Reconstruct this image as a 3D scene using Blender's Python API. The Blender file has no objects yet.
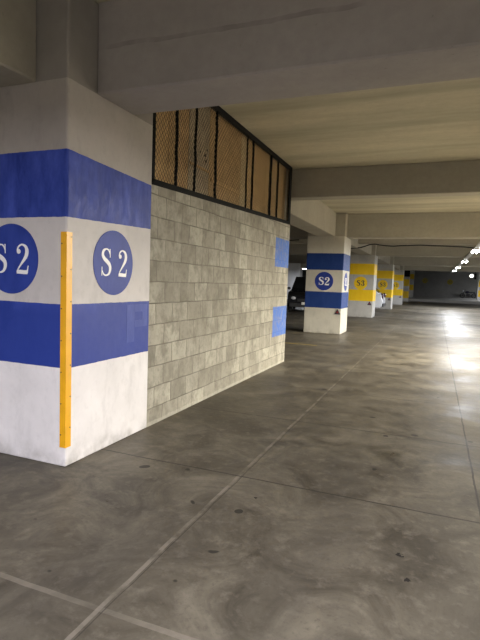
import bpy, bmesh, math, random
from mathutils import Vector, Matrix
random.seed(7)
S = bpy.context.scene
COL = S.collection
PI = math.pi

# ------------------------------------------------------------------ materials
class NT:
    def __init__(s, name, rough=.6, spec=.5):
        s.m = bpy.data.materials.new(name); s.m.use_nodes = True
        s.t = s.m.node_tree; s.t.nodes.clear()
        s.out = s.t.nodes.new('ShaderNodeOutputMaterial')
        s.b = s.t.nodes.new('ShaderNodeBsdfPrincipled')
        s.t.links.new(s.b.outputs[0], s.out.inputs[0])
        s.b.inputs['Roughness'].default_value = rough
        s.b.inputs['Specular IOR Level'].default_value = spec
        g = s.t.nodes.new('ShaderNodeNewGeometry')
        s.P = g.outputs['Position']
        x = s.t.nodes.new('ShaderNodeSeparateXYZ'); s.t.links.new(s.P, x.inputs[0])
        s.X, s.Y, s.Z = x.outputs
    def put(s, sock, v):
        if isinstance(v, (int, float)): sock.default_value = v
        elif isinstance(v, (tuple, list)):
            sock.default_value = tuple(v) + (1,) if len(v) == 3 and sock.type == 'RGBA' else v
        else: s.t.links.new(v, sock)
    def math(s, op, a, b=0, c=None):
        n = s.t.nodes.new('ShaderNodeMath'); n.operation = op
        s.put(n.inputs[0], a); s.put(n.inputs[1], b)
        if c is not None: s.put(n.inputs[2], c)
        return n.outputs[0]
    def mix(s, f, a, b, mode='MIX'):
        n = s.t.nodes.new('ShaderNodeMix'); n.data_type = 'RGBA'; n.blend_type = mode
        s.put(n.inputs[0], f); s.put(n.inputs[6], a); s.put(n.inputs[7], b)
        return n.outputs[2]
    def vec(s, x, y, z):
        n = s.t.nodes.new('ShaderNodeCombineXYZ')
        for i, v in enumerate((x, y, z)): s.put(n.inputs[i], v)
        return n.outputs[0]
    def noise(s, scale, detail=4, rough=.55, vec=None, stretch=None, dist=0):
        v = vec if vec is not None else s.P
        if stretch:
            mp = s.t.nodes.new('ShaderNodeMapping'); s.put(mp.inputs[0], v); mp.inputs[3].default_value = stretch; v = mp.outputs[0]
        n = s.t.nodes.new('ShaderNodeTexNoise'); s.put(n.inputs['Vector'], v)
        n.inputs['Scale'].default_value = scale; n.inputs['Detail'].default_value = detail
        n.inputs['Roughness'].default_value = rough; n.inputs['Distortion'].default_value = dist
        return n.outputs[0]
    def ramp(s, f, lo, hi, a=0., b=1.):
        n = s.t.nodes.new('ShaderNodeMapRange'); s.put(n.inputs[0], f)
        n.inputs[1].default_value = lo; n.inputs[2].default_value = hi
        n.inputs[3].default_value = a; n.inputs[4].default_value = b
        return n.outputs[0]
    def between(s, v, a, b):
        return s.math('MULTIPLY', s.math('GREATER_THAN', v, a), s.math('LESS_THAN', v, b))
    def bump(s, h, strength=.3, dist=.01):
        n = s.t.nodes.new('ShaderNodeBump'); n.inputs['Strength'].default_value = strength
        n.inputs['Distance'].default_value = dist; s.put(n.inputs['Height'], h)
        s.t.links.new(n.outputs[0], s.b.inputs['Normal'])
    def color(s, c): s.put(s.b.inputs['Base Color'], c)
    def rough(s, r): s.put(s.b.inputs['Roughness'], r)

def plain(name, c, rough=.5, metal=0, emit=None, estr=0, var=.12):
    n = NT(name, rough)
    f = n.ramp(n.noise(9, 3), .3, .7)
    n.color(n.mix(f, tuple(x * (1 - var) for x in c), tuple(min(1, x * (1 + var)) for x in c)))
    n.b.inputs['Metallic'].default_value = metal
    if emit:
        n.b.inputs['Emission Color'].default_value = tuple(emit) + (1,); n.b.inputs['Emission Strength'].default_value = estr
    return n.m

def concrete(name, c, var=.16, rough=.8, streak=(1, 1, 1), crease=None):
    n = NT(name, rough, .3)
    big = n.noise(1.3, 5, .6, stretch=streak)
    fine = n.noise(14, 5, .65)
    col = n.mix(n.ramp(big, .3, .7), tuple(x * (1 - var) for x in c), tuple(x * (1 + var) for x in c))
    col = n.mix(n.ramp(fine, .35, .75, 0, .35), col, tuple(x * .72 for x in c))
    pits = n.ramp(n.noise(38, 2), .70, .76)
    col = n.mix(n.math('MULTIPLY', pits, .35), col, tuple(x * .5 for x in c))
    if crease:
        wob = n.math('ADD', n.Z, n.math('MULTIPLY', n.math('SUBTRACT', n.noise(2.5, 3), .5), .07))
        m = n.between(wob, crease - .016, crease + .016)
        m = n.math('MULTIPLY', m, n.ramp(n.noise(3.1, 3), .38, .62))
        col = n.mix(n.math('MULTIPLY', m, .45), col, tuple(x * .45 for x in c))
    n.color(col)
    n.bump(n.math('ADD', big, n.math('MULTIPLY', fine, .4)), .25, .02)
    return n.m

BLUE = (.017, .040, .262)
YEL = (.80, .51, .012)
def paint(name, base, band, bands, taper=None, top=2.75, conc=(.36, .34, .29), gloss=.42, edge=None, chalk=.5, tones=None):
    """concrete column: base coat, two painted bands (z ranges), bare concrete above top"""
    n = NT(name, gloss, .28)
    big = n.noise(1.9, 5, .6); fine = n.noise(17, 5, .65); scr = n.noise(6, 5, .7, stretch=(1, 1, .35))
    wht = n.mix(n.ramp(big, .32, .68), tuple(x * .88 for x in base), tuple(min(.9, x * 1.06) for x in base))
    wht = n.mix(n.ramp(fine, .55, .8, 0, .35), wht, tuple(x * .66 for x in base))
    wht = n.mix(n.ramp(scr, .52, .74, 0, .5), wht, tuple(x * .66 for x in base))
    if tones:    # base colour multiplied darker in two steps with height
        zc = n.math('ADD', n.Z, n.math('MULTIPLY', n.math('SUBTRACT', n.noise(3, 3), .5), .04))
        wht = n.mix(n.math('GREATER_THAN', zc, 1.0), wht, n.mix(1.0, wht, tones[0], 'MULTIPLY'))
        wht = n.mix(n.math('GREATER_THAN', zc, 2.05), wht, n.mix(1.0, wht, tones[1], 'MULTIPLY'))
    # scuffs and dirt close to the floor
    foot = n.math('MULTIPLY', n.ramp(n.Z, .0, .16, 1, 0), n.ramp(n.noise(7, 4), .4, .7))
    wht = n.mix(n.math('MULTIPLY', foot, .6), wht, (.16, .15, .13))
    ck = n.ramp(scr, .40, .66, 0, chalk)
    if tones: ck = n.math('MULTIPLY', ck, n.ramp(n.Z, 1.1, 1.3, .15, 1))
    bc = n.mix(ck, band, tuple(min(1, x * 1.55 + .025) for x in band))
    m = None
    wob = n.math('MULTIPLY', n.math('SUBTRACT', n.noise(12, 2), .5), .008)
    zz = n.math('ADD', n.Z, wob)
    for i, (lo, hi) in enumerate(bands):
        if taper and i == 0:
            t = n.ramp(n.Y, taper[0], taper[1])
            hi = n.math('SUBTRACT', hi, n.math('MULTIPLY', t, taper[2])); lo = n.math('ADD', lo, n.math('MULTIPLY', t, taper[3]))
        k = n.between(zz, lo, hi)
        m = k if m is None else n.math('MAXIMUM', m, k)
    if edge: m = n.math('MULTIPLY', m, n.math('GREATER_THAN', n.X, edge))
    col = n.mix(m, wht, bc)
    cc = n.mix(n.ramp(big, .3, .7), tuple(x * .85 for x in conc), tuple(x * 1.15 for x in conc))
    col = n.mix(n.math('GREATER_THAN', zz, top), col, cc)
    n.color(col)
    n.rough(n.math('ADD', n.math('MULTIPLY', n.math('GREATER_THAN', zz, top), .35), n.ramp(fine, .3, .7, gloss - .08, gloss + .1)))
    n.bump(n.math('ADD', big, n.math('MULTIPLY', scr, .35)), .22, .015)
    return n.m

def floor_mat():
    n = NT('polished_concrete', .35, .10)
    big = n.noise(.55, 5, .62, dist=.4); mid = n.noise(2.1, 9, .68, dist=.9); fine = n.noise(11, 5, .65)
    tyre = n.noise(1.6, 4, .6, stretch=(1, .09, 1))
    col = n.mix(n.ramp(mid, .36, .64), (.064, .056, .043), (.200, .180, .142))
    col = n.mix(n.ramp(big, .38, .62, 0, .65), col, (.072, .063, .050))
    col = n.mix(n.ramp(fine, .52, .75, 0, .45), col, (.25, .225, .185))
    grit = n.noise(34, 5, .75)
    col = n.mix(n.ramp(grit, .52, .72, 0, .5), col, (.07, .06, .048))
    col = n.mix(n.ramp(tyre, .52, .72, 0, .45), col, (.085, .078, .068))
    spots = n.ramp(n.noise(6.5, 1, .3), .755, .77)
    col = n.mix(n.math('MULTIPLY', spots, .8), col, (.03, .028, .026))
    for px, py, pr in ((-.086, 2.602, .022), (-.04, 2.388, .018), (-1.0, 2.9, .014)):     # chipped pits
        d2 = n.math('ADD', n.math('POWER', n.math('SUBTRACT', n.X, px), 2), n.math('POWER', n.math('SUBTRACT', n.Y, py), 2))
        d2 = n.math('ADD', d2, n.math('MULTIPLY', n.math('SUBTRACT', n.noise(45, 2), .5), pr * pr * 5))
        col = n.mix(n.math('LESS_THAN', d2, pr * pr * .6), col, (.025, .022, .02))
    # cast joints
    wob = n.math('MULTIPLY', n.math('SUBTRACT', n.noise(3, 3), .5), .02)
    xx = n.math('ADD', n.X, wob); yy = n.math('ADD', n.Y, wob)
    j1 = n.between(xx, -1.245, -1.222)       # pale filled joint
    j2 = n.between(xx, .343, .357)            # dark saw cut
    my = n.math('PINGPONG', n.math('SUBTRACT', yy, 3.18), .785)
    j3 = n.math('LESS_THAN', my, .008)
    j4 = n.between(xx, -1.212, -1.206)
    keep = n.ramp(n.noise(1.7, 3), .33, .5)
    col = n.mix(n.math('MULTIPLY', n.math('MULTIPLY', j1, n.ramp(n.noise(5, 4), .38, .6)), .42), col, (.32, .29, .25))
    far = n.math('GREATER_THAN', n.Y, 2.2); near = n.math('MULTIPLY', n.between(yy, 1.595, 1.625), keep)
    col = n.mix(n.math('MULTIPLY', near, .35), col, (.30, .27, .23))
    dark = n.math('MAXIMUM', j2, n.math('MAXIMUM', n.math('MULTIPLY', n.math('MULTIPLY', j3, far), .95), n.math('MULTIPLY', j4, .8)))
    col = n.mix(n.math('MULTIPLY', dark, .8), col, (.04, .036, .032))
    # thin yellow bay line painted on the slab
    yl = n.math('MULTIPLY', n.between(n.Y, 10.90, 10.98), n.between(n.X, -8.5, -2.43))
    yl = n.math('MULTIPLY', yl, n.ramp(n.noise(5, 3), .3, .5))
    col = n.mix(n.math('MULTIPLY', yl, .8), col, (.50, .36, .05))
    n.color(col)
    r = n.math('ADD', n.ramp(mid, .3, .7, .30, .52), n.ramp(fine, .3, .7, -.05, .09))
    r = n.math('ADD', r, n.ramp(big, .4, .6, -.04, .12))
    n.rough(r)
    h = n.math('ADD', n.math('MULTIPLY', mid, .6), n.math('MULTIPLY', fine, .25))
    h = n.math('SUBTRACT', h, n.math('MULTIPLY', dark, .5))
    h = n.math('ADD', h, n.math('MULTIPLY', n.noise(3.5, 3, .5, stretch=(.6, 1, 1)), 1.2))
    n.bump(h, .2, .02)
    return n.m

def block_mat():
    n = NT('concrete_block', .85, .25)
    br = n.t.nodes.new('ShaderNodeTexBrick')
    wy = n.math('MULTIPLY', n.math('SUBTRACT', n.noise(4.5, 3), .5), .05); wz = n.math('MULTIPLY', n.math('SUBTRACT', n.noise(3.7, 3, .5, stretch=(1, 1, 1.3)), .5), .022)
    n.put(br.inputs['Vector'], n.vec(n.math('ADD', n.math('ADD', n.Y, .13), wy), n.math('ADD', n.math('ADD', n.Z, .035), wz), 0.0))
    br.inputs['Scale'].default_value = 1; br.inputs['Brick Width'].default_value = .315
    br.inputs['Row Height'].default_value = .2; br.inputs['Mortar Size'].default_value = .008
    br.inputs['Mortar Smooth'].default_value = .6; br.inputs['Bias'].default_value = 0
    br.inputs['Color1'].default_value = (.235, .22, .18, 1); br.inputs['Color2'].default_value = (.45, .43, .36, 1)
    br.inputs['Mortar'].default_value = (.13, .12, .098, 1)
    big = n.noise(1.6, 5, .65); fine = n.noise(26, 5, .7); smear = n.noise(5, 5, .6)
    col = n.mix(n.ramp(smear, .45, .75, 0, .5), br.outputs[0], (.42, .40, .335))
    col = n.mix(n.ramp(big, .35, .65, 0, .55), col, (.235, .22, .18))
    col = n.mix(n.ramp(fine, .5, .75, 0, .6), col, (.17, .16, .13))
    blot = n.noise(8, 5, .65, stretch=(1, 1.0, .8)); run = n.noise(6, 5, .65, stretch=(1, 1.1, .4))
    col = n.mix(n.ramp(blot, .46, .64, 0, .6), col, (.165, .155, .125))
    col = n.mix(n.ramp(run, .54, .72, 0, .35), col, (.54, .515, .44))
    # two blue painted patches at the far end, and the pale mortar fillet along the floor
    e = n.math('MULTIPLY', n.math('SUBTRACT', fine, .5), .03)
    z = n.math('ADD', n.Z, e)
    m = n.math('MAXIMUM', n.between(z, 1.66, 2.13), n.between(z, .50, 1.0))
    m = n.math('MULTIPLY', m, n.math('GREATER_THAN', n.math('ADD', n.Y, e), 7.56))
    thin = n.ramp(n.noise(13, 4), .42, .66, 1.0, .6)
    col = n.mix(n.math('MULTIPLY', m, thin), col, (.075, .155, .46))
    fil = n.math('LESS_THAN', n.Z, n.math('ADD', .035, n.math('MULTIPLY', n.math('SUBTRACT', smear, .5), .06)))
    col = n.mix(n.math('MULTIPLY', fil, .28), col, (.50, .48, .42))
    n.color(col)
    h = n.math('ADD', n.math('MULTIPLY', n.math('SUBTRACT', 1, br.outputs[1]), .55), n.math('MULTIPLY', fine, .35))
    n.bump(h, .45, .012)
    return n.m

M = {}
M['floor'] = floor_mat()
M['block'] = block_mat()
M['slab'] = concrete('slab_concrete', (.48, .45, .345), .26, .85, (.25, 1.6, 1))
M['beam'] = concrete('beam_concrete', (.35, .33, .28), .12, .8, (.6, 1, 1))
M['beam_crease'] = concrete('beam_concrete_creased', (.37, .35, .34), .12, .8, (.6, 1, 1), crease=3.07)
M['shell'] = concrete('shell_concrete', (.20, .195, .185), .15, .85)
M['dark_wall'] = concrete('dark_wall_concrete', (.30, .295, .28), .12, .85)
M['grey_wall'] = concrete('grey_wall_concrete', (.33, .33, .34), .12, .85)
M['dark_left'] = concrete('dark_left_concrete', (.07, .068, .062), .15, .85)  # even dark tone for the left wall
M['kerb'] = concrete('kerb_concrete', (.40, .39, .37), .12, .7)
WHITE = (.74, .72, .735)
B_BANDS = ((1.807, 2.274), (.728, 1.19))
Y_BANDS = ((1.885, 2.37), (.722, 1.225))
M['pale'] = concrete('pale_column_concrete', (.66, .66, .68), .06, .7)
M['col_near'] = paint('white_blue_paint_near', WHITE, BLUE, B_BANDS, (2.76, 3.84, .046, .034), conc=(.28, .265, .25), gloss=.5, tones=((.77, .755, .73), (.74, .72, .68)), chalk=1.0)
M['col_blue'] = paint('cream_blue_paint', (.56, .54, .48), (.012, .040, .185), B_BANDS, gloss=.5, chalk=.2)
M['col_yellow'] = paint('grey_yellow_paint', (.46, .45, .43), YEL, Y_BANDS, gloss=.5, chalk=.15)
M['col_far'] = paint('grey_yellow_paint_far', (.50, .49, .46), YEL, ((1.51, 2.19), (.35, 1.03)), top=9, chalk=.1)
M['col_ramp'] = paint('grey_yellow_paint_ramp', (.50, .49, .46), YEL, ((2.37, 2.95), (1.08, 1.73)), top=9, chalk=.1)
M['col_right'] = paint('grey_yellow_paint_right', (.55, .54, .52), YEL, ((1.72, 2.45), (.62, 1.35)), top=9, edge=4.40, chalk=.1)
def roundel_paint(name, c):
    n = NT(name, .5, .28); s = n.noise(7, 5, .7, stretch=(1, 1, .4))
    n.color(n.mix(n.ramp(s, .42, .74, 0, .55), c, tuple(min(1, x * 1.5 + .02) for x in c)))
    n.bump(n.noise(5, 4), .12, .01); return n.m
M['roundel_blue'] = roundel_paint('roundel_blue_paint', BLUE)
M['roundel_yellow'] = roundel_paint('roundel_yellow_paint', YEL)
M['letter_white'] = plain('letter_white_paint', (.86, .86, .87), .45, var=.05)
M['letter_dark'] = plain('letter_dark_paint', (.035, .035, .05), .5)
M['faded'] = roundel_paint('faded_blue_paint', (.032, .058, .29))
M['guard'] = plain('guard_yellow_paint', (.76, .385, .008), .38, var=.08)
M['screw'] = plain('screw_steel', (.12, .10, .06), .4, .6)
M['black_steel'] = plain('black_painted_steel', (.008, .008, .008), .8)
M['black_steel'].node_tree.nodes['Principled BSDF'].inputs['Specular IOR Level'].default_value = .15
M['wire'] = plain('rusty_wire', (.09, .066, .04), .6, .0)
M['kraft'] = plain('tan_board', (.60, .41, .19), .8, var=.14)
M['kraft_dark'] = plain('brown_board', (.52, .35, .165), .8, var=.16)
M['grey_board'] = plain('grey_board', (.42, .35, .24), .8, var=.2)
M['pale_strip'] = plain('pale_timber', (.60, .47, .27), .7)
M['hole'] = plain('hole_black', (.01, .01, .01), .9)
M['cable'] = plain('cable_black', (.012, .012, .014), .5)
M['lamp_white'] = plain('lamp_enamel', (.75, .75, .75), .4)
M['tray'] = plain('galvanised_tray', (.42, .41, .39), .45, .3)
M['red'] = plain('reflector_red', (.20, .018, .018), .35)
M['tube'] = plain('lamp_tube', (.9, .9, .9), .3, emit=(.93, .96, 1.0), estr=22)
M['flood'] = plain('flood_lens', (.8, .8, .8), .3, emit=(1, .98, .92), estr=1.2)
M['car_white'] = plain('car_white_paint', (.78, .80, .86), .22, var=.02)
M['car_black'] = plain('car_black_paint', (.010, .010, .012), .2, var=.05)
M['car_glass'] = plain('car_glass', (.012, .013, .016), .08)
M['rubber'] = plain('tyre_rubber', (.016, .016, .017), .8)
M['rim'] = plain('wheel_rim', (.45, .45, .47), .3, .8)
M['headlight'] = plain('headlight_lens', (.75, .76, .8), .1)
M['taillight'] = plain('taillight_lens', (.05, .012, .02), .2)
M['plastic'] = plain('dark_plastic', (.02, .02, .022), .55)
M['moto_paint'] = plain('motorcycle_paint', (.014, .014, .035), .25)
M['chrome'] = plain('chrome_steel', (.5, .5, .5), .2, 1)
M['plate'] = plain('number_plate_white', (.7, .7, .68), .4)

# ------------------------------------------------------------------ mesh helper
class MB:
    def __init__(s): s.bm = bmesh.new()
    def box(s, x0, x1, y0, y1, z0, z1, bev=0, seg=2):
        g = bmesh.ops.create_cube(s.bm, size=1)['verts']
        for v in g:
            v.co = Vector((x0 + (v.co.x + .5) * (x1 - x0), y0 + (v.co.y + .5) * (y1 - y0), z0 + (v.co.z + .5) * (z1 - z0)))
        if bev:
            es = list({e for v in g for e in v.link_edges})
            bmesh.ops.bevel(s.bm, geom=es, offset=bev, segments=seg, affect='EDGES', profile=.5)
        return s
    def poly(s, pts, off, bev=0, seg=2):
        """extrude polygon pts (3-D) by vector off"""
        off = Vector(off); a = [s.bm.verts.new(p) for p in pts]; b = [s.bm.verts.new(Vector(p) + off) for p in pts]
        k = len(pts); fs = [s.bm.faces.new(a), s.bm.faces.new(b[::-1])]
        for i in range(k): fs.append(s.bm.faces.new((a[i], b[i], b[(i + 1) % k], a[(i + 1) % k])))
        bmesh.ops.recalc_face_normals(s.bm, faces=fs)
        if bev:
            es = list({e for f in fs for e in f.edges})
            bmesh.ops.bevel(s.bm, geom=es, offset=bev, segments=seg, affect='EDGES', profile=.5)
        return s
    def loft(s, rings):
        vs = [[s.bm.verts.new(p) for p in r] for r in rings]; k = len(rings[0]); fs = []
        for a, b in zip(vs, vs[1:]):
            for i in range(k): fs.append(s.bm.faces.new((a[i], a[(i + 1) % k], b[(i + 1) % k], b[i])))
        fs.append(s.bm.faces.new(vs[0][::-1])); fs.append(s.bm.faces.new(vs[-1]))
        bmesh.ops.recalc_face_normals(s.bm, faces=fs); return s
    def tube(s, pts, r, k=8):
        pts = [Vector(p) for p in pts]; rings = []
        for i, p in enumerate(pts):
            d = (pts[min(i + 1, len(pts) - 1)] - pts[max(i - 1, 0)]).normalized()
            up = Vector((0, 0, 1)) if abs(d.z) < .95 else Vector((1, 0, 0))
            a = d.cross(up).normalized(); b = a.cross(d).normalized()
            rings.append([p + r * (math.cos(t) * a + math.sin(t) * b) for t in [2 * PI * j / k for j in range(k)]])
        return s.loft(rings)
    def cyl(s, c, ax, r, h, k=24):
        c = Vector(c); ax = Vector(ax).normalized(); return s.tube([c - ax * h / 2, c + ax * h / 2], r, k)
    def torus(s, c, ax, R, r, k=32, q=10):
        c = Vector(c); ax = Vector(ax).normalized()
        a = ax.orthogonal().normalized(); b = ax.cross(a); V = []
        for i in range(k):
            t = 2 * PI * i / k; d = math.cos(t) * a + math.sin(t) * b
            V.append([s.bm.verts.new(c + d * (R + r * math.cos(u)) + ax * r * math.sin(u)) for u in [2 * PI * j / q for j in range(q)]])
        for i in range(k):
            for j in range(q):
                s.bm.faces.new((V[i][j], V[(i + 1) % k][j], V[(i + 1) % k][(j + 1) % q], V[i][(j + 1) % q]))
        return s
    def ball(s, c, r, sc=(1, 1, 1)):
        g = bmesh.ops.create_uvsphere(s.bm, u_segments=16, v_segments=10, radius=r)['verts']
        for v in g: v.co = Vector((v.co.x * sc[0], v.co.y * sc[1], v.co.z * sc[2])) + Vector(c)
        return s
    def build(s, name, mat, parent=None, smooth=False):
        """world-space verts in, local to the parent's root location out"""
        o = None
        if parent is not None:
            r = parent
            while r.parent: r = r.parent
            off = Vector(r['_o'])
        else:
            cs = [v.co for v in s.bm.verts]
            off = Vector((sum(c.x for c in cs) / len(cs), sum(c.y for c in cs) / len(cs), min(c.z for c in cs)))
        for v in s.bm.verts: v.co -= off
        me = bpy.data.meshes.new(name); s.bm.to_mesh(me); s.bm.free()
        me.materials.append(mat)
        if smooth:
            for p in me.polygons: p.use_smooth = True
        o = bpy.data.objects.new(name, me); COL.objects.link(o)
        if parent is not None: o.parent = parent
        else: o.location = off; o['_o'] = tuple(off)
        return o

def tag(o, label, cat, group=None, kind=None):
    o['label'] = label; o['category'] = cat
    if group: o['group'] = group
    if kind: o['kind'] = kind
    return o
def thing(name, loc, label, cat, group=None, kind=None):
    o = bpy.data.objects.new(name, None); COL.objects.link(o); o.location = loc; o['_o'] = tuple(loc)
    o.empty_display_size = .2
    return tag(o, label, cat, group, kind)
def struct(name, mb, mat, label=None):
    o = mb.build(name, mat); o['kind'] = 'structure'
    if label: o['label'] = label
    return o

# ------------------------------------------------------------------ lettering
def cr(pts, n=10):
    out = []; P = [pts[0]] + list(pts) + [pts[-1]]
    for i in range(1, len(P) - 2):
        for j in range(n):
            t = j / n; q = []
            for d in range(3):
                a, b, c, e = P[i - 1][d], P[i][d], P[i + 1][d], P[i + 2][d]
                q.append(.5 * (2 * b + (c - a) * t + (2 * a - 5 * b + 4 * c - e) * t * t + (3 * b - a - 3 * c + e) * t ** 3))
            out.append(q)
    out.append(list(pts[-1])); return out
GL = {
 'S': ([[(.50, .80, .035), (.42, .93, .05), (.29, .965, .055), (.14, .89, .10), (.10, .75, .125), (.19, .62, .14), (.35, .52, .155), (.49, .40, .145), (.52, .25, .125), (.45, .10, .09), (.31, .035, .055), (.16, .07, .05), (.07, .20, .035)]],
       [[(.485, .98), (.525, .98), (.535, .67), (.505, .67)], [(.035, .02), (.075, .02), (.075, .33), (.045, .33)]], []),
 '2': ([[(.07, .76, .05), (.12, .89, .055), (.27, .965, .055), (.43, .90, .10), (.49, .75, .14), (.44, .57, .13), (.29, .38, .08), (.14, .20, .045), (.06, .07, .04)],
        [(.05, .055, .10), (.18, .07, .13), (.34, .06, .13), (.51, .06, .13)]],
       [[(.46, .02), (.52, .02), (.56, .28), (.53, .28)]], [(.135, .74, .08)]),
 '3': ([[(.07, .80, .045), (.15, .92, .05), (.27, .965, .055), (.41, .90, .11), (.45, .76, .13), (.38, .61, .09), (.22, .535, .045)],
        [(.22, .535, .045), (.40, .48, .09), (.49, .30, .14), (.43, .11, .11), (.28, .03, .055), (.13, .08, .05), (.06, .20, .04)]],
       [], [(.115, .77, .07), (.11, .23, .07)]),
 'P': ([[(.06, .0, .0), (.06, .0, .0)]], [[(.0, 0), (.34, 0), (.34, 1), (0, 1)]], []),
}
def glyph_polys(ch, bold=1.0):
    ribs, polys, balls = GL[ch]; out = [list(p) for p in polys]
    for r in ribs:
        c = cr(r)
        L, Rr = [], []
        for i, (x, y, w) in enumerate(c):
            a = c[max(i - 1, 0)]; b = c[min(i + 1, len(c) - 1)]
            dx, dy = b[0] - a[0], b[1] - a[1]; l = math.hypot(dx, dy) or 1
            w = max(w, .04) * bold
            L.append((x - dy / l * w / 2, y + dx / l * w / 2)); Rr.append((x + dy / l * w / 2, y - dx / l * w / 2))
        for i in range(len(c) - 1): out.append([L[i], L[i + 1], Rr[i + 1], Rr[i]])
    for bx, by, br in balls: out.append([(bx + br * bold * math.cos(t), by + br * bold * math.sin(t)) for t in [2 * PI * k / 16 for k in range(16)]])
    return out

def roundel(root, c, u, nrm, r, text, mroundel, mletter, h, gap, bold=1.0, wide=1.0, thick=.004):
    c = Vector(c); u = Vector(u); nrm = Vector(nrm); up = Vector((0, 0, 1))
    m = MB(); m.poly([c + u * r * math.cos(t) + up * r * math.sin(t) for t in [2 * PI * k / 56 for k in range(56)]], nrm * thick)
    disc = m.build('roundel', mroundel, root)
    W = .56 * wide; total = (W * 2 + gap) * h
    for i, ch in enumerate(text):
        m = MB()
        ox = -total / 2 + i * (W + gap) * h
        for q, poly in enumerate(glyph_polys(ch, bold)):
            m.poly([c + nrm * thick + u * (ox + x * wide * h) + up * (y - .49) * h for x, y in poly], nrm * (.0025 + .00004 * (q % 7)))
        m.build('digit' if ch.isdigit() else 'letter', mletter, disc)
    return disc
def triangle(root, c, s):
    x, y, z = c
    m = MB(); m.poly([(x - s, y, z - s * .8), (x + s, y, z - s * .8), (x, y, z + s)], (0, -.012, 0))
    t = m.build('warning_triangle', M['letter_dark'], root); t['label'] = 'small dark red triangle reflector'
    k = s * .5
    m = MB(); m.poly([(x - k, y - .012, z - k * .7), (x + k, y - .012, z - k * .7), (x, y - .012, z + k * .95)], (0, -.004, 0))
    m.build('reflector', M['red'], t)

# ------------------------------------------------------------------ the setting
XL, XR, YB, YF = -15.0, 10.0, -6.0, 72.0
HS, HB, HF = 3.40, 2.745, 3.98
struct('floor', MB().box(XL, XR, YB, 52.6, -.2, 0), M['floor'])
struct('floor', MB().box(XL, XR, 52.6, YF, -.2, .26), M['kerb'], 'raised pale floor strip before the dark end wall')
struct('ceiling', MB().box(XL, XR, YB, 46, HS, HS + .9), M['slab'])
struct('ceiling', MB().box(XL, XR, 46, YF, HF, HF + .32), M['shell'])
struct('wall_back', MB().box(XL, XR, YB - .3, YB, -.2, 4.3), M['shell'])
struct('wall_front', MB().box(XL, XR, YF, YF + .3, -.2, 4.3), M['dark_wall'], 'dark grey end wall with two faded yellow roundels')
struct('wall_left', MB().box(XL - .3, XL, YB, YF, -.2, 4.3), M['dark_left'])
struct('wall_right', MB().box(XR, XR + .3, YB, YF, -.2, 4.3), M['shell'])

CX, CW, CD = -2.427, 1.06, 1.09          # aisle face, width and depth of a column
BX0, BX1 = CX - .787, CX - .273          # beam over the column line
SHIFT = [0, 0, .11, .06, 0]
ROWS = [2.75, 13.75, 22.05, 31.25, 40.5]
XR2 = -10.85                              # aisle face of the next column row to the left
def beam(x0, x1, y0, y1, z0, mat, label=None):
    struct('ceiling_beam', MB().box(x0, x1, y0, y1, z0, HS, .012, 1), mat, label)
for i, y in enumerate(ROWS):             # cross beams in the column grid
    a, b = y + .305, y + .785
    mat = M['beam_crease'] if i == 0 else M['beam']
    lab = ['pale grey cross beam overhead in the foreground', 'concrete cross beam over the blue-banded column beyond the mesh screen',
           'concrete cross beam over the first yellow-banded column', 'concrete cross beam over the second yellow-banded column', 'farthest low cross beam'][i]
    off = SHIFT[i]
    beam(CX - off, XR, a, b, HB, mat, lab)
    beam(XR2, CX - CW - off, a, b, HB, mat)
    beam(XL, XR2 - CW, a, b, HB, mat)
for y in (8.47, 18.05):                  # secondary beams half way between
    beam(BX1, XR, y, y + .3, 2.905, M['beam'], 'shadowed shallow cross beam past the mesh screen' if y < 9 else 'shadowed shallow cross beam past the blue-banded column')
    beam(XL, BX0, y, y + .3, 2.905, M['beam'])
prev = YB
for i, y in enumerate(ROWS + [46.0]):    # long beams along the column line
    beam(BX0, BX1, prev, y, HB, M['beam'], 'long beam meeting the near white column from the left' if i == 0 else None)
    prev = y + CD

# block wall with sloping top, and its return at the far end
WX = CX - .010; WT = .2
WY0, WY1 = ROWS[0] + CD, 8.33
def wtop(y): return 2.243 + (y - WY0) * (2.415 - 2.243) / (WY1 - WY0)
m = MB(); m.poly([(WX, WY0, 0), (WX, WY1, 0), (WX, WY1, wtop(WY1)), (WX, WY0, wtop(WY0))], (-WT, 0, 0))
struct('wall_block', m, M['block'], 'grey concrete block wall with blue painted patches at its far end')
struct('wall_block', MB().box(-9, WX - WT, WY1 - .2, WY1, 0, 2.4), M['block'])

# ------------------------------------------------------------------ columns
def column_body(root, x1, y, mat, z0=0, top=HS, w=CW, d=CD):
    m = MB(); m.box(x1 - w, x1, y, y + d, z0, top - .003, .014, 2)
    return m.build('shaft', mat, root)
FRONT = ((1, 0, 0), (0, -1, 0)); SIDE = ((0, 1, 0), (1, 0, 0))

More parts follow.
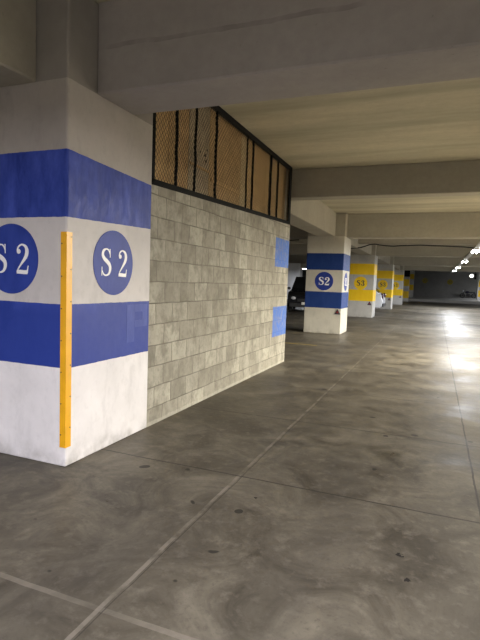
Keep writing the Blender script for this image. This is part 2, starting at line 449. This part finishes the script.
c = thing('concrete_column', (CX - CW / 2, ROWS[0] + CD / 2, 0), 'nearest white concrete column with two blue bands and yellow corner guard', 'column', 'painted columns', 'thing')
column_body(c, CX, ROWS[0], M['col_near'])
roundel(c, (CX - .515, ROWS[0], 1.505), *FRONT, .259, 'S2', M['roundel_blue'], M['letter_white'], .222, .42)
roundel(c, (CX, ROWS[0] + .545, 1.51), *SIDE, .259, 'S2', M['roundel_blue'], M['letter_white'], .222, .42)
g = MB(); t = .006
g.poly([(CX + t, ROWS[0] - t, .146), (CX - .047, ROWS[0] - t, .146), (CX - .047, ROWS[0], .146), (CX, ROWS[0], .146), (CX, ROWS[0] + .052, .146), (CX + t, ROWS[0] + .052, .146)], (0, 0, 1.557))
gd = g.build('corner_guard', M['guard'], c); gd['label'] = 'yellow metal corner guard'
for k in range(7):
    z = .24 + k * .23
    MB().cyl((CX - .036, ROWS[0] - t - .001, z), (0, 1, 0), .005, .004, 10).build('screw', M['screw'], gd)
    MB().cyl((CX + t + .001, ROWS[0] + .04, z + .05), (1, 0, 0), .005, .004, 10).build('screw', M['screw'], gd)
m = MB()     # ghost of an old letter under the lower band
def quadside(y0, y1, z0, z1): m.poly([(CX, y0, z0), (CX, y1, z0), (CX, y1, z1), (CX, y0, z1)], (.0015, 0, 0))
quadside(3.485, 3.60, .84, 1.165); quadside(3.602, 3.80, 1.10, 1.165); quadside(3.602, 3.80, .965, 1.025); quadside(3.72, 3.80, 1.027, 1.098)
m.build('faded_letter', M['faded'], c)['label'] = 'faint paler letter P in the blue band'

y = ROWS[1]
c = thing('concrete_column', (CX - CW / 2, y + CD / 2, 0), 'cream concrete column with two blue bands beyond the block wall', 'column', 'painted columns', 'thing')
column_body(c, CX, y, M['col_blue'])
roundel(c, (CX - .525, y, 1.49), *FRONT, .262, 'S2', M['roundel_blue'], M['letter_white'], .225, .13, 1.35, 1.1)
roundel(c, (CX, y + .5, 1.49), *SIDE, .262, 'S2', M['roundel_blue'], M['letter_white'], .225, .13, 1.35, 1.1)
triangle(c, (CX - .10, y, .635), .085)

names = ['grey column with two yellow bands just behind the blue-banded cream column',
         'grey yellow-banded column showing above the white car nose',
         'narrow sliver of yellow-banded column third in its row']
for i, yy in enumerate(ROWS[2:]):
    cx = CX - SHIFT[i + 2]
    c = thing('concrete_column', (cx - CW / 2, yy + CD / 2, 0), names[i], 'column', 'painted columns', 'thing')
    column_body(c, cx, yy, M['col_yellow'])
    roundel(c, (cx - .56, yy, 1.51), *FRONT, .29, 'S3', M['roundel_yellow'], M['letter_dark'], .25, .20, 1.45, 1.0)
    triangle(c, (cx - .13, yy, .63), .095)
c = thing('concrete_column', (CX - CW / 2, 50.5, 0), 'far yellow-banded column below a black box', 'column', 'painted columns', 'thing')
column_body(c, CX, 50, M['col_far'], 0, HF)
c = thing('concrete_column', (CX - CW / 2, 60.5, .26), 'farthest left yellow-banded column, on the raised strip by the end wall', 'column', 'painted columns', 'thing')
column_body(c, CX, 60, M['col_ramp'], .26, HF)
c = thing('concrete_column', (4.8, 60.5, .26), 'yellow-banded column at the right edge beside the motorcycle', 'column', 'painted columns', 'thing')
column_body(c, 4.3 + CW, 60, M['col_right'], .26, HF)
c = thing('concrete_column', (XR2 - CW / 2, 41, 0), 'plain grey column far left behind the black car', 'column', None, 'thing')
column_body(c, XR2, 40.5, M['pale'])
b = MB().box(-2.86, -2.38, 49.45, 49.999, 2.42, 3.25, .03, 2).build('mounted_box', M['black_steel'])
tag(b, 'black box mounted high on a far yellow-banded column', 'box')

# painted yellow roundels on the end wall
for x, z, lab in ((-1.43, 2.40, 'left one of two faded yellow roundels on dark end wall'), (1.75, 2.31, 'right one of two faded yellow roundels on dark end wall')):
    r = thing('wall_roundel', (x, YF, z), lab, 'painted sign', 'roundels on the end wall')
    d = roundel(r, (x, YF, z), *FRONT, .36, 'S3', roundel_paint('roundel_faded_yellow', (.36, .28, .03)), M['letter_dark'], .3, .2)

# ------------------------------------------------------------------ mesh screen on the block wall
MX = CX - .030; MY0, MY1 = WY0 + .02, WY1 - .01; ZT = HS - .005
scr = thing('mesh_screen', (MX, (MY0 + MY1) / 2, wtop((MY0 + MY1) / 2)), 'black framed chain link screen above the concrete block wall', 'mesh screen')
h = .022
m = MB(); m.poly([(MX - h, MY0, wtop(MY0)), (MX + h, MY0, wtop(MY0)), (MX + h, MY0, wtop(MY0) + .055), (MX - h, MY0, wtop(MY0) + .055)], (0, MY1 - MY0, wtop(MY1) - wtop(MY0)))
m.build('bottom_rail', M['black_steel'], scr)
MB().box(MX - h, MX + h, MY0, MY1, ZT - .06, ZT).build('top_rail', M['black_steel'], scr)
for y0, y1 in ((MY0, MY0 + .035), (MY1 - .11, MY1)):
    MB().box(MX - h, MX + h, y0, y1, wtop(y0) + .03, ZT - .05).build('end_post', M['black_steel'], scr)
for yy, w in ((4.32, .016), (4.72, .014), (5.235, .016), (6.22, .012), (6.44, .016), (7.22, .022), (7.58, .018)):
    m = MB(); z0 = wtop(yy) + .05; n = 9
    m.tube([(MX, yy + random.uniform(-.012, .012), z0 + (ZT - .05 - z0) * k / n) for k in range(n + 1)], w, 6)
    m.build('post', M['black_steel'], scr)
m = MB(); pitch, slope, wr = .054, 1.15, .0024
zt = ZT - .05
for sgn, dx in ((1, .0025), (-1, -.0025)):
    k0 = int((MY0 - 2.2) / pitch); k1 = int((MY1 + 2.2) / pitch)
    for k in range(k0, k1):
        c0 = k * pitch; pts = []
        # line z = 2.2 + sgn*slope*(y - c0), clipped to the opening
        ys = [MY0 + .02 + (MY1 - MY0 - .04) * q / 600 for q in range(601)]
        ok = [yy for yy in ys if wtop(yy) + .03 <= 2.2 + sgn * slope * (yy - c0) <= zt]
        if len(ok) < 3: continue
        a, b = ok[0], ok[-1]
        A = Vector((MX + dx, a, 2.2 + sgn * slope * (a - c0))); B = Vector((MX + dx, b, 2.2 + sgn * slope * (b - c0)))
        m.tube([A, B], wr, 4)
m.build('chain_link', M['wire'], scr)

# boards standing on the wall behind the screen
BXF = WX - .105
def board(y0, y1, mat, label, x=BXF, t=.02, top=HS - .02, z0=None, name='board', cat='board', lean=0):
    m = MB(); a = wtop(y0) if z0 is None else z0; b = wtop(y1) if z0 is None else z0
    m.poly([(x, y0, a), (x, y1, b), (x, y1 + lean, top), (x, y0 + lean, top)], (-t, 0, 0))
    return tag(m.build(name, mat), label, cat, 'boards behind the mesh screen')
board(3.86, 4.30, M['kraft'], 'brown board behind the mesh nearest the white column')
board(4.31, 4.72, M['kraft_dark'], 'brown board behind the mesh, second from the white column')
gb = board(4.73, 5.23, M['grey_board'], 'greyish board with small black holes behind the mesh')
for yy, z, r in ((4.874, 2.842, .022), (5.0, 2.83, .012), (5.12, 2.82, .02), (5.17, 2.89, .014), (5.15, 2.76, .016)):
    MB().cyl((BXF + .001, yy, z), (1, 0, 0), r, .004, 12).build('hole', M['hole'], gb)
wb = board(5.24, 6.20, M['kraft_dark'], 'wide tan board behind the mesh beside the greyish board')
board(6.21, 6.42, M['pale_strip'], 'narrow pale board strip behind the mesh')
board(6.43, 7.22, M['kraft'], 'tan board behind the mesh just right of the pale strip')
board(7.23, 7.57, M['kraft'], 'narrow tan board behind the mesh, second from its far end')
board(7.58, 8.30, M['kraft'], 'tan board behind the mesh at its far end')
MB().box(BXF + .001, BXF + .016, 5.28, 6.10, 2.56, 2.60).build('batten', M['kraft'], wb)
MB().box(BXF + .001, BXF + .016, 4.75, 5.21, 2.64, 2.665).build('batten', M['kraft_dark'], gb)

# ------------------------------------------------------------------ lamps, tray, cable
LX, LZ = 1.14, 2.64
TR = thing('cable_tray', (LX, 10, 2.70), 'long galvanised cable tray running along the aisle lamps', 'cable tray')
MB().box(LX - .08, LX + .08, -4, 44, 2.70, 2.706).build('tray_bed', M['tray'], TR)
for s in (-1, 1): MB().box(LX + s * .08 - .003, LX + s * .08 + .003, -4, 44, 2.70, 2.738).build('tray_side', M['tray'], TR)
for yb in [r + .55 for r in ROWS]: MB().box(LX - .1, LX + .1, yb - .02, yb + .02, 2.706, HB).build('tray_bracket', M['tray'], TR)
def lamp(x, y, power, label, color=(1, .97, .90), z=LZ, hang=2.70, group='aisle ceiling lamps', L=1.25):
    t = thing('ceiling_lamp', (x, y, z), label, 'ceiling lamp', group)
    m = MB(); m.poly([(x - .14, y - L / 2, z + .012), (x + .14, y - L / 2, z + .012), (x + .05, y - L / 2, z + .05), (x - .05, y - L / 2, z + .05)], (0, L, 0))
    m.build('housing', M['lamp_white'], t)
    for s in (-1, 1):
        MB().tube([(x + s * .07, y - L / 2 + .02, z), (x + s * .07, y + L / 2 - .02, z)], .017, 10).build('tube', M['tube'], t, True)
    for s in (-1, 1): MB().tube([(x, y + s * .4, z + .045), (x, y + s * .4, hang)], .008, 6).build('hanger', M['tray'], t)
    ld = bpy.data.lights.new('lamp_light', 'AREA'); ld.shape = 'RECTANGLE'; ld.size = .26; ld.size_y = L - .05
    ld.energy = power; ld.color = color
    lo = bpy.data.objects.new('lamp_light', ld); COL.objects.link(lo); lo.parent = t; lo.location = (0, 0, -.03)
    return t
WARM = (1.0, .92, .76); COOL = (.92, .95, 1.0)
lamp(LX + .1, -1.5, 205, 'aisle lamp behind the viewer', (.97, .94, 1.0))
lamp(4.9, 10.8, 1600, 'lamp right of the aisle opposite the end of the block wall', WARM, LZ, HS)
lamp(LX, 17.7, 100, 'largest aisle ceiling lamp, at the right edge of view', COOL)
lamp(LX, 24.5, 95, 'second nearest lit aisle ceiling lamp', COOL)
lamp(LX, 31.5, 110, 'third aisle ceiling lamp, small and bright', COOL)
lamp(LX, 37.0, 110, 'farthest aisle ceiling lamp, leftmost of the lit row', COOL)
lamp(-9.69, 37.86, 45, 'bright lamp above the black car on the left', COOL, 2.55, HS, 'lamps of the left bay', .7)
lamp(-4.2, -3.6, 190, 'added unseen lamp left of the aisle behind the viewer', (.97, .94, 1.0), LZ, HS, 'lamps of the left bay')  # added out of view to brighten the near column's front face
for yy, pw in ((-1.5, 330), (11.5, 420), (19.5, 520), (28, 480), (37, 420), (56, 150), (66, 90)):  # row of unseen lamps added to even out the light
    lamp(7.3, yy, pw, 'added unseen lamp over the parking bays right of the aisle', (1, .96, .93) if yy < 0 else (1, .95, .86) if yy < 12 else COOL, LZ, HS if yy < 46 else HF, 'added lamps of the right bay')

# floodlight near the right-hand far column
f = thing('hanging_floodlight', (3.5, 58, 2.86), 'white floodlight hanging near the far right yellow-banded column', 'floodlight')
m = MB(); m.loft([[(3.5 + r * math.cos(a) * 1.0, 58 + dy, 2.86 + r * math.sin(a) * .75) for a in [2 * PI * k / 20 for k in range(20)]] for r, dy in ((.08, .30), (.16, .2), (.23, .0), (.24, -.05))])
m.build('housing', M['lamp_white'], f)
MB().cyl((3.5, 57.94, 2.86), (0, 1, 0), .19, .02).build('lens', M['flood'], f)
MB().box(3.78, 3.98, 57.9, 58.2, 2.5, 3.15, .02, 1).build('bracket', M['black_steel'], f)
MB().tube([(3.88, 58.05, 3.15), (3.88, 58.05, HF)], .03).build('rod', M['black_steel'], f)

# drooping cable under the shallow beam
cab = [(-3.1, 2.72), (-2.94, 2.735), (-2.65, 2.757), (-2.48, 2.80), (-2.29, 2.865), (-2.10, 2.888), (-1.93, 2.86), (-1.52, 2.82), (-1.22, 2.84), (-.9, 2.85), (-.56, 2.862), (-.2, 2.845), (.11, 2.838), (.45, 2.825), (.76, 2.812), (1.1, 2.785), (1.3, 2.775), (2.2, 2.80), (3.2, 2.83)]
tag(MB().tube([(p[0], 18.0, p[1]) for p in cr([(x, z, 0) for x, z in cab], 4)], .022, 6).build('hanging_cable', M['cable'], None, True), 'black cable sagging along beneath the shadowed cross beam', 'cable')
tag(MB().tube([(-8.6 + .3 * k, 14.0, 2.70 - .05 * math.sin(k * .55)) for k in range(17)], .02, 6).build('hanging_cable', M['cable'], None, True), 'black cable below the beam left of the cream column', 'cable')

# ------------------------------------------------------------------ vehicles
def wheel(root, c, ax, R=.32, w=.2):
    m = MB(); m.torus(c, ax, R - .085, .085, 28, 10); m.cyl(c, ax, R - .09, w * .6, 24); t = m.build('wheel', M['rubber'], root, True)
    c = Vector(c); m = MB(); m.cyl(c + Vector(ax) * (w * .33), ax, R * .58, .02, 20); m.build('rim', M['rim'], t)
def car(name, loc, fwd, prof, roofprof, width, paint_m, label, rear=True, plate_front=False):
    """prof: (along, z) outline of the lower body, nose at +; roofprof: outline of the cabin"""
    fx = Vector(fwd); sd = Vector((-fx.y, fx.x, 0)); o = Vector(loc)
    P = lambda a, s, z: o + fx * a + sd * s + Vector((0, 0, z))
    t = thing(name, loc, label, 'car')
    hw = width / 2; rings = []
    for s, k in ((-hw, .90), (-hw * .96, .985), (-hw * .8, 1), (hw * .8, 1), (hw * .96, .985), (hw, .90)):
        cz = .62
        rings.append([P(a * (.985 if abs(s) == hw else 1), s, cz + (z - cz) * k) for a, z in prof])
    MB().loft(rings).build('body', paint_m, t)
    rings = []
    za = min(z for a, z in roofprof); zb = max(z for a, z in roofprof)
    def cab(s, grow=0): return [P(a, s * hw * (.93 - .17 * (z - za) / (zb - za)) + grow * (1 if s > 0 else -1), z) for a, z in roofprof]
    MB().loft([cab(-1), cab(-.9), cab(.9), cab(1)]).build('cabin', paint_m, t)
    # side windows
    ca = sum(a for a, z in roofprof) / len(roofprof); czz = (za + zb) / 2 + .02
    for s in (-1, 1):
        ins = [(ca + (a - ca) * .84, czz + (z - czz) * .68) for a, z in roofprof]
        pts = [P(a, s * (hw * (.93 - .17 * (z - za) / (zb - za)) + .002), z) for a, z in ins]
        MB().poly(pts, sd * s * .012).build('side_window', M['car_glass'], t)
    # windscreen (front edge of the cabin) and rear window: outline goes rear-base, rear-top, front-top, front-base
    for (a0, z0), (a1, z1), d, nm in ((roofprof[-1], roofprof[-2], 1, 'windscreen'), (roofprof[0], roofprof[1], -1, 'rear_window')):
        w0 = hw * .93 * .9; w1 = hw * .76 * .92
        A = .12; B = .88
        pts = [P(a0 + (a1 - a0) * A, -w0, z0 + (z1 - z0) * A), P(a0 + (a1 - a0) * A, w0, z0 + (z1 - z0) * A), P(a0 + (a1 - a0) * B, w1, z0 + (z1 - z0) * B), P(a0 + (a1 - a0) * B, -w1, z0 + (z1 - z0) * B)]
        nrm = (fx * d + Vector((0, 0, .6))).normalized()
        MB().poly([p - nrm * .005 for p in pts], nrm * .02).build(nm, M['car_glass'], t)
    an = max(a for a, z in prof); ar = min(a for a, z in prof)
    for s in (-1, 1):
        m = MB(); m.ball(P(an - .12, s * hw * .70, .70), .17, (.9, .9, .55)); m.build('headlight', M['headlight'], t, True)
        m = MB(); m.ball(P(ar + .07, s * hw * .82, .86), .13, (.8, .8, 1.3)); m.build('taillight', M['taillight'], t, True)
        for a in (an - .80, ar + .78): wheel(t, P(a, s * (hw - .08), .325), tuple(sd * s))
    for a, nm in ((an - .02, 'front_bumper'), (ar + .02, 'rear_bumper')):
        q = [P(a - .06, -hw * .9, .28), P(a - .06, hw * .9, .28), P(a - .06, hw * .9, .46), P(a - .06, -hw * .9, .46)]
        MB().poly(q, fx * (.12 if a > 0 else .10), .02, 2).build(nm, M['plastic'], t)
    a = an + .035
    MB().poly([P(a, -.25, .40), P(a, .25, .40), P(a, .25, .52), P(a, -.25, .52)], fx * .015).build('number_plate', M['plate'], t)
    a = ar - .015
    MB().poly([P(a, -.25, .66), P(a, .25, .66), P(a, .25, .78), P(a, -.25, .78)], -fx * .012).build('number_plate', M['plate'], t)
    MB().poly([P(an - .02, -hw * .5, .54), P(an - .02, hw * .5, .54), P(an - .02, hw * .5, .68), P(an - .02, -hw * .5, .68)], fx * .03).build('grille', M['plastic'], t)
    for s in (-1, 1):
        m = MB(); m.ball(P(roofprof[-1][0] - .25, s * (hw + .06), za + .10), .10, (.8, .8, .7)); m.build('mirror', paint_m, t, True)
    return t
HATCH = [(-1.95, .30), (-1.98, .60), (-1.88, .98), (-1.2, 1.0), (.75, .98), (1.55, .90), (1.92, .72), (1.96, .42), (1.9, .24), (-1.85, .22)]
HATCH_R = [(-1.80, .97), (-1.25, 1.46), (.05, 1.47), (.95, .96)]
SUV = [(-2.15, .34), (-2.18, .7), (-2.10, 1.06), (-1.2, 1.08), (.85, 1.06), (1.8, 1.0), (2.15, .82), (2.18, .46), (2.1, .28), (-2.05, .26)]
SUV_R = [(-2.05, 1.05), (-1.75, 1.72), (.0, 1.74), (.95, 1.04)]
car('car', (-4.62, 28.3, 0), (-1, 0, 0), HATCH, HATCH_R, 1.68, M['car_white'], 'small white car with its rear poking out past the yellow-banded columns')
car('car', (-6.02, 24.6, 0), (.2, -.98, 0), SUV, SUV_R, 1.84, M['car_black'], 'black car parked in the dark left bay beside the cream column')

# motorcycle by the end wall
mx, my, mz = 4.0, 70.6, .26
mt = thing('motorcycle', (mx, my, mz), 'dark motorcycle parked against the end wall by the right column', 'motorcycle')
for dx, nm in ((-.68, 'front_wheel'), (.68, 'rear_wheel')):
    m = MB(); m.torus((mx + dx, my, mz + .31), (0, 1, 0), .26, .055, 28, 8)
    for k in range(6): m.tube([(mx + dx, my, mz + .31), (mx + dx + .26 * math.cos(k * PI / 3), my, mz + .31 + .26 * math.sin(k * PI / 3))], .012, 5)
    m.build(nm, M['rubber'], mt)
m = MB(); m.box(mx - .22, mx + .22, my - .15, my + .15, mz + .25, mz + .58, .05); m.build('engine', M['plastic'], mt)
m = MB(); m.ball((mx - .12, my, mz + .78), .2, (1.5, .8, .75)); m.build('fuel_tank', M['moto_paint'], mt, True)
m = MB(); m.box(mx + .1, mx + .85, my - .13, my + .13, mz + .72, mz + .84, .05); m.build('seat', M['plastic'], mt)
m = MB()
for s in (-1, 1): m.tube([(mx - .68, my + s * .09, mz + .31), (mx - .45, my + s * .09, mz + .98)], .028, 8)
m.build('fork', M['black_steel'], mt)
MB().tube([(mx - .30, my - .38, mz + 1.05), (mx - .44, my - .15, mz + 1.02), (mx - .44, my + .15, mz + 1.02), (mx - .30, my + .38, mz + 1.05)], .018, 8).build('handlebar', M['black_steel'], mt)
MB().ball((mx - .58, my, mz + .92), .11).build('headlight', M['headlight'], mt, True)
MB().tube([(mx - .1, my - .16, mz + .3), (mx + .3, my - .2, mz + .24), (mx + .9, my - .2, mz + .36)], .05, 8).build('exhaust', M['plastic'], mt)
MB().tube([(mx + .68, my + .1, mz + .31), (mx + .1, my + .1, mz + .42), (mx - .40, my, mz + .86), (mx + .4, my, mz + .70)], .03, 8).build('frame', M['black_steel'], mt)
MB().poly([(mx + .62, my - .09, mz + .64), (mx + 1.0, my - .09, mz + .60), (mx + 1.02, my - .09, mz + .66), (mx + .62, my - .09, mz + .72)], (0, .18, 0)).build('mudguard', M['moto_paint'], mt)
MB().tube([(mx + .05, my - .1, mz + .3), (mx + .12, my - .32, mz + .01)], .015, 6).build('kickstand', M['black_steel'], mt)

# ------------------------------------------------------------------ world, camera, view
w = bpy.data.worlds.new('world'); S.world = w; w.use_nodes = True
w.node_tree.nodes['Background'].inputs[0].default_value = (.9, .95, 1, 1)
w.node_tree.nodes['Background'].inputs[1].default_value = .02
cd = bpy.data.cameras.new('camera'); co = bpy.data.objects.new('camera', cd); COL.objects.link(co)
pit, rol, yaw = math.radians(4.5503), math.radians(2.0676), math.radians(21.7066)
F = Vector((-math.sin(yaw) * math.cos(pit), math.cos(yaw) * math.cos(pit), -math.sin(pit)))
Rt = Vector((math.cos(yaw), math.sin(yaw), 0)); U = Rt.cross(F)
R2 = Rt * math.cos(rol) + U * math.sin(rol); U2 = -Rt * math.sin(rol) + U * math.cos(rol)
mat = Matrix((R2, U2, -F)).transposed().to_4x4(); mat.translation = (0, 0, 1.4)
co.matrix_world = mat
cd.sensor_fit = 'VERTICAL'; cd.sensor_height = 36; cd.lens = 486.795 / 640 * 36; cd.clip_end = 300; cd.clip_start = .05
S.camera = co
for o in S.objects:
    if '_o' in o: del o['_o']
vs = S.view_settings
vs.view_transform = 'Standard'; vs.look = 'None'; vs.gamma = 1; vs.use_curve_mapping = False
vs.exposure = 1.38
S.cycles.max_bounces = 10; S.cycles.diffuse_bounces = 6; S.cycles.glossy_bounces = 4
